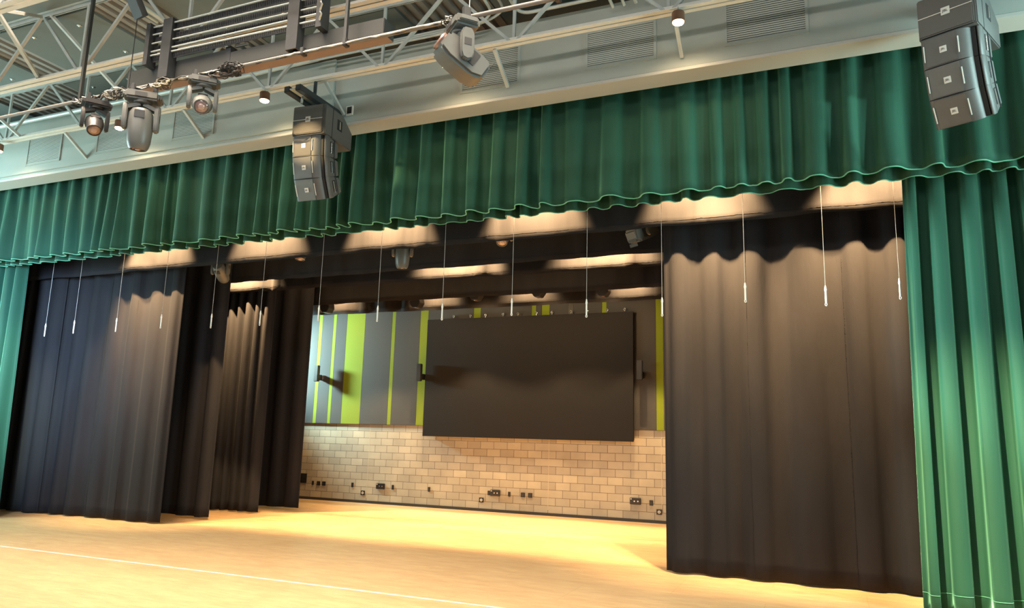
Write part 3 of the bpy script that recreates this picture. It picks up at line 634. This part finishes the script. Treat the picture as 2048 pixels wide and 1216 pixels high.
# battens the curtains, cords and stage lights hang from
for y, z, l in ((-8.72, 7.9, 'track of the front green valance'), (-8.42, 7.6, 'track of the rear green valance'), (-8.15, 7.5, 'track of the green drapes'), (-7.90, 7.20, 'batten of the pull cords'), (-7.30, 7.7, 'batten of the first black border'),
                (-7.0, 7.3, 'track of the nearest black leg curtains'), (-6.5, 6.45, 'stage pipe of the moving lights'), (-5.64, 7.69, 'batten of the second border'), (-5.85, 7.29, 'track of the unlit leg behind the nearest left leg'), (-4.36, 7.72, 'batten of the third border'), (-4.10, 7.3, 'track of the third leg curtain'),
                (-3.0, 7.3, 'track of the deepest left leg curtain'), (-2.45, 7.7, 'batten of the fourth border'), (-1.9, 7.3, 'track of the deepest right leg curtain'), (-1.72, 6.1, 'stage pipe of the wash lights'), (-0.93, 7.7, 'batten of the last border')):
    t = thing('batten', l + ', hidden above the opening', 'batten', (0, y, z))
    MB().box(-13.79, 13.79, -0.04, 0.04, 0.0, 0.06, 0.01).build('rail', M['dark_metal'], t)
    for x in (-9, -3, 3, 9): MB().box(x - 0.01, x + 0.01, -0.01, 0.01, 0.06, 8.87 - z).build('rod', M['dark_metal'], t)

# ---------------------------------------------------------------- pull cords
cx = [(-9.30, 4.02, 'faint pull cord at the far left before the dark leg'), (-8.37, 4.06, 'pull cord, second from the left'), (-7.06, 4.06, 'pull cord, third from the left, over the lit left leg'), (-5.76, 4.09, 'pull cord over the inner edge of the left lit leg'),
      (-4.39, 4.05, 'pull cord before the unlit leg, under the left moving light'), (-3.15, 4.06, 'pull cord before the second lit left leg'), (-1.77, 4.10, 'pull cord at the left edge of the striped wall'),
      (-0.47, 4.04, 'pull cord before the grey stretch left of the screen'), (0.85, 4.02, 'pull cord at the upper left corner of the screen'), (2.16, 4.05, 'pull cord before the upper middle of the screen'),
      (3.46, 3.97, 'pull cord before the upper right part of the screen'), (4.67, 3.94, 'pull cord at the inner edge of the right black leg'), (5.90, 4.10, 'pull cord on the right leg, left of its middle'), (6.99, 4.00, 'pull cord on the right leg, right of its middle'), (7.93, 4.05, 'rightmost pull cord, beside the green drape')]
c0 = None
for x, z, l in cx:
    if c0 is None:
        t = c0 = thing('pull_cord', l, 'cord', (x, -7.9, z), group='white pull cords across the opening')
        MB().tube([(0, 0, 0.20), (0, 0, 3.3)], 0.0032, 6).build('cord', M['cord'], t)
        MB().tube([(0, 0, 0), (0, 0, 0.17), (0, 0, 0.20), (0, 0, 0.26)], [0.013, 0.013, 0.018, 0.008], 8).build('handle', M['plastic_white'], t, True)
        MB().tube([(0.012 * math.cos(a), 0, -0.015 + 0.02 * math.sin(a)) for a in [2 * PI * k / 12 for k in range(13)]], 0.006, 6).build('end_loop', M['plastic_white'], t, True)
    else: dup(c0, (x, -7.9, z), None, l)

# ---------------------------------------------------------------- back wall
st = [(-10.5, -9.2, 0), (-9.2, -9.0, 1), (-9.0, -7.79, 0), (-7.79, -7.67, 1), (-7.67, -7.25, 0), (-7.25, -7.14, 1), (-7.14, -6.74, 0), (-6.74, -6.07, 1), (-6.07, -5.10, 0), (-5.10, -4.98, 1), (-4.98, -4.12, 0), (-4.12, -3.86, 1),
      (-3.86, -2.36, 0), (-2.36, -2.15, 1), (-2.15, -0.56, 0), (-0.56, -0.44, 1), (-0.44, -0.26, 0), (-0.26, -0.04, 1), (-0.04, 0.51, 0), (0.51, 0.66, 2), (0.66, 1.47, 0), (1.47, 1.59, 1), (1.59, 2.92, 0), (2.92, 3.11, 1), (3.11, 5.4, 0), (5.4, 5.7, 1), (5.7, 7.2, 0)]
lab = {2: 'pale grey wall panel at the dark leg edge, left end of the stripes', 3: 'leftmost narrow lime stripe of the wall panels', 4: 'narrow grey wall panel between the two leftmost lime stripes', 5: 'second narrow lime stripe from the left',
       6: 'narrow grey wall panel left of the wide lime one', 7: 'widest lime wall panel', 8: 'wide grey-brown wall panel right of the widest lime one', 9: 'narrow lime stripe between two wide grey-brown panels', 10: 'grey-brown wall panel behind the middle wall speaker',
       11: 'lime stripe touching the left edge of the screen', 12: 'grey wall panel behind the left part of the screen', 13: 'lime stripe end above the left part of the screen', 14: 'grey wall panel above the screen left of centre', 15: 'thin lime stripe above the screen centre, left of a pair',
       16: 'thin grey wall panel between two lime stripes above the screen', 17: 'thin lime stripe above the screen centre, right of a pair', 18: 'grey wall panel above the screen right of centre', 19: 'thin dark stripe above the screen', 20: 'grey wall panel above the right half of the screen',
       21: 'thin lime stripe above the right end of the screen', 22: 'brown-grey wall panel right of the screen', 23: 'lime stripe right of the screen beside the right black leg'}
for i, (a, b, k) in enumerate(st):
    o = MB().box(a + 0.001, b - 0.001, -0.05, -0.001, 2.293, 6.9, 0.002).build('acoustic_wall_panel', M['fabric_lime'] if k == 1 else (M['base'] if k == 2 else M['fabric_grey']))
    tag(o, lab.get(i, ('grey' if k == 0 else 'lime') + ' wall panel hidden behind the ' + ('left' if a < 0 else 'right') + ' legs'), 'wall panel', 'striped acoustic wall panels')
# control joints in the block wall
for i, x in enumerate((-5.69, 0.0, 3.03)):
    struct(MB().box(x - 0.008, x + 0.008, -0.002, 0.0, 0.15, 2.29).build('trim_%d' % (i + 3), mat('joint_sealant', (0.50, 0.45, 0.34), 0.6)))
# screen
t = thing('led_video_wall', 'huge blank dark brown video screen on the back wall', 'screen', (0, 0, 0))
MB().box(-3.78, 2.36, -0.22, -0.17, 1.99, 5.36, 0.004).build('display_face', M['screen'], t)
MB().box(-3.76, 2.34, -0.17, -0.051, 2.02, 5.33).build('frame', M['screen_edge'], t)
# eye bolts with chain ends above it
e0 = None
for i, x in enumerate((-2.94, -2.40, -1.92, -1.38, -0.92, -0.37, 0.09, 0.64, 1.09, 1.65, 2.13)):
    l = ['leftmost', 'second', 'third', 'fourth', 'fifth', 'sixth', 'seventh', 'eighth', 'ninth', 'tenth', 'rightmost'][i] + ' lifting eye along the screen top, counted from the left'
    if e0 is None:
        t = e0 = thing('lifting_eye', l, 'eye bolt', (x, -0.195, 5.36), group='lifting eyes on the screen top')
        MB().tube([(0, 0, 0), (0, 0, 0.05)], 0.008, 8).build('shank', M['chrome'], t, True)
        MB().tube([(0.026 * math.cos(a), 0, 0.075 + 0.026 * math.sin(a)) for a in [2 * PI * k / 16 for k in range(17)]], 0.008, 8).build('ring', M['chrome'], t, True)
    else: dup(e0, (x, -0.195, 5.36), None, l)
# wall speakers on brackets
for x, l in ((-7.52, 'slim black wall speaker between the leftmost lime stripes'), (-3.9, 'slim black wall speaker beside the left edge of the screen'), (2.56, 'slim black wall speaker right of the screen')):
    t = thing('wall_speaker', l, 'loudspeaker', (x, -0.05, 3.55), group='slim wall speakers')
    MB().box(-0.07, 0.07, -0.36, -0.24, 0, 0.5, 0.012).build('cabinet', M['plastic_black'], t)
    MB().box(-0.05, 0.05, -0.26, -0.08, 0.05, 0.22, 0.01).build('bracket', M['plastic_black'], t)
    MB().box(-0.05, 0.05, -0.08, 0.0, 0.06, 0.22, 0.004).build('mount', M['chrome'] if x < -7 else M['plastic_black'], t)
# outlets and floor-level boxes
def plate(x, z, w_, h, label, kind='wall_plate', grp='small black wall plates'):
    t = thing(kind, label, 'wall plate', (x, -0.001, z), group=grp)
    MB().box(-w_ / 2, w_ / 2, -0.018, 0, -h / 2, h / 2, 0.003).build('plate', M['plastic_black'], t)
    MB().box(-w_ * 0.2, w_ * 0.2, -0.021, -0.017, -h * 0.3, h * 0.3, 0.002).build('insert', M['fixture_dark'], t)
for x, z, w_, h, l in ((-7.64, 0.49, 0.07, 0.12, 'single black wall plate nearest the dark leg'), (-7.43, 0.49, 0.12, 0.12, 'square black wall plate, left of an adjacent pair at the left'), (-7.23, 0.49, 0.12, 0.12, 'square black wall plate, right of an adjacent pair at the left'),
                       (-6.2, 0.5, 0.07, 0.13, 'single black wall plate left of the first round-jack plate'), (-4.8, 0.5, 0.07, 0.13, 'single black wall plate just right of the first black box'), (-3.6, 0.5, 0.07, 0.13, 'single black wall plate alone below the screen left edge'),
                       (-1.73, 0.5, 0.07, 0.12, 'single black wall plate touching the middle black box'), (-1.12, 0.5, 0.07, 0.12, 'single black wall plate right of the middle black box'), (-0.72, 0.5, 0.12, 0.12, 'square black wall plate, left of the pair right of centre'),
                       (-0.51, 0.5, 0.12, 0.12, 'square black wall plate, right of the pair right of centre'), (2.76, 0.49, 0.09, 0.13, 'single black wall plate near the right black leg')):
    plate(x, z, w_, h, l)
for x, l in ((-5.21, 'black connector box at the left below the striped wall'), (-1.53, 'black connector box in the middle of the block wall'), (2.36, 'black connector box at the right below the screen corner')):
    t = thing('connector_box', l, 'wall box', (x, -0.001, 0.51), group='black connector boxes')
    MB().box(-0.14, 0.14, -0.05, 0, -0.08, 0.08, 0.006).build('housing', M['plastic_black'], t)
    for k in (-0.02, 0.07): MB().lathe([(0.018, 0), (0.018, 0.004)], 12, Matrix.Translation((k, -0.05, 0)) @ Matrix.Rotation(PI / 2, 4, 'X')).build('jack', M['chrome'], t)
    MB().box(-0.12, -0.09, -0.053, -0.05, 0.04, 0.065).build('indicator', M['plastic_white'], t)
for x, z, l in ((-5.82, 0.29, 'leftmost black plate with a white round jack'), (-1.95, 0.30, 'middle black plate with a white round jack'), (2.96, 0.28, 'rightmost black plate with a white round jack')):
    t = thing('jack_plate', l, 'wall plate', (x, -0.001, z), group='plates with a round white jack')
    MB().box(-0.07, 0.07, -0.015, 0, -0.065, 0.065, 0.003).build('plate', M['plastic_black'], t)
    MB().lathe([(0.036, 0), (0.036, 0.006), (0.02, 0.007)], 20, Matrix.Translation((0, -0.015, 0)) @ Matrix.Rotation(PI / 2, 4, 'X')).build('ring', M['plastic_white'], t, True)
    MB().lathe([(0.016, 0), (0.016, 0.009)], 12, Matrix.Translation((0, -0.015, 0)) @ Matrix.Rotation(PI / 2, 4, 'X')).build('socket', M['fixture_dark'], t)
t = thing('louvred_wall_plate', 'black slatted plate low on the block wall at the dark leg edge', 'wall plate', (-8.08, -0.001, 0.62))
MB().box(-0.2, 0.2, -0.02, 0, -0.14, 0.14, 0.003).build('plate', M['plastic_black'], t)
m = MB()
for k in range(6): m.box(-0.16, 0.16, -0.026, -0.02, -0.11 + k * 0.04, -0.095 + k * 0.04)
m.build('slats', M['dark_metal'], t)

# line across the stage floor
o = MB().box(-13.5, 13.5, -10.50, -10.46, 0.0, 0.003).build('floor_line', M['tape']); tag(o, 'thin pale line running across the wooden floor before the opening', 'floor line')
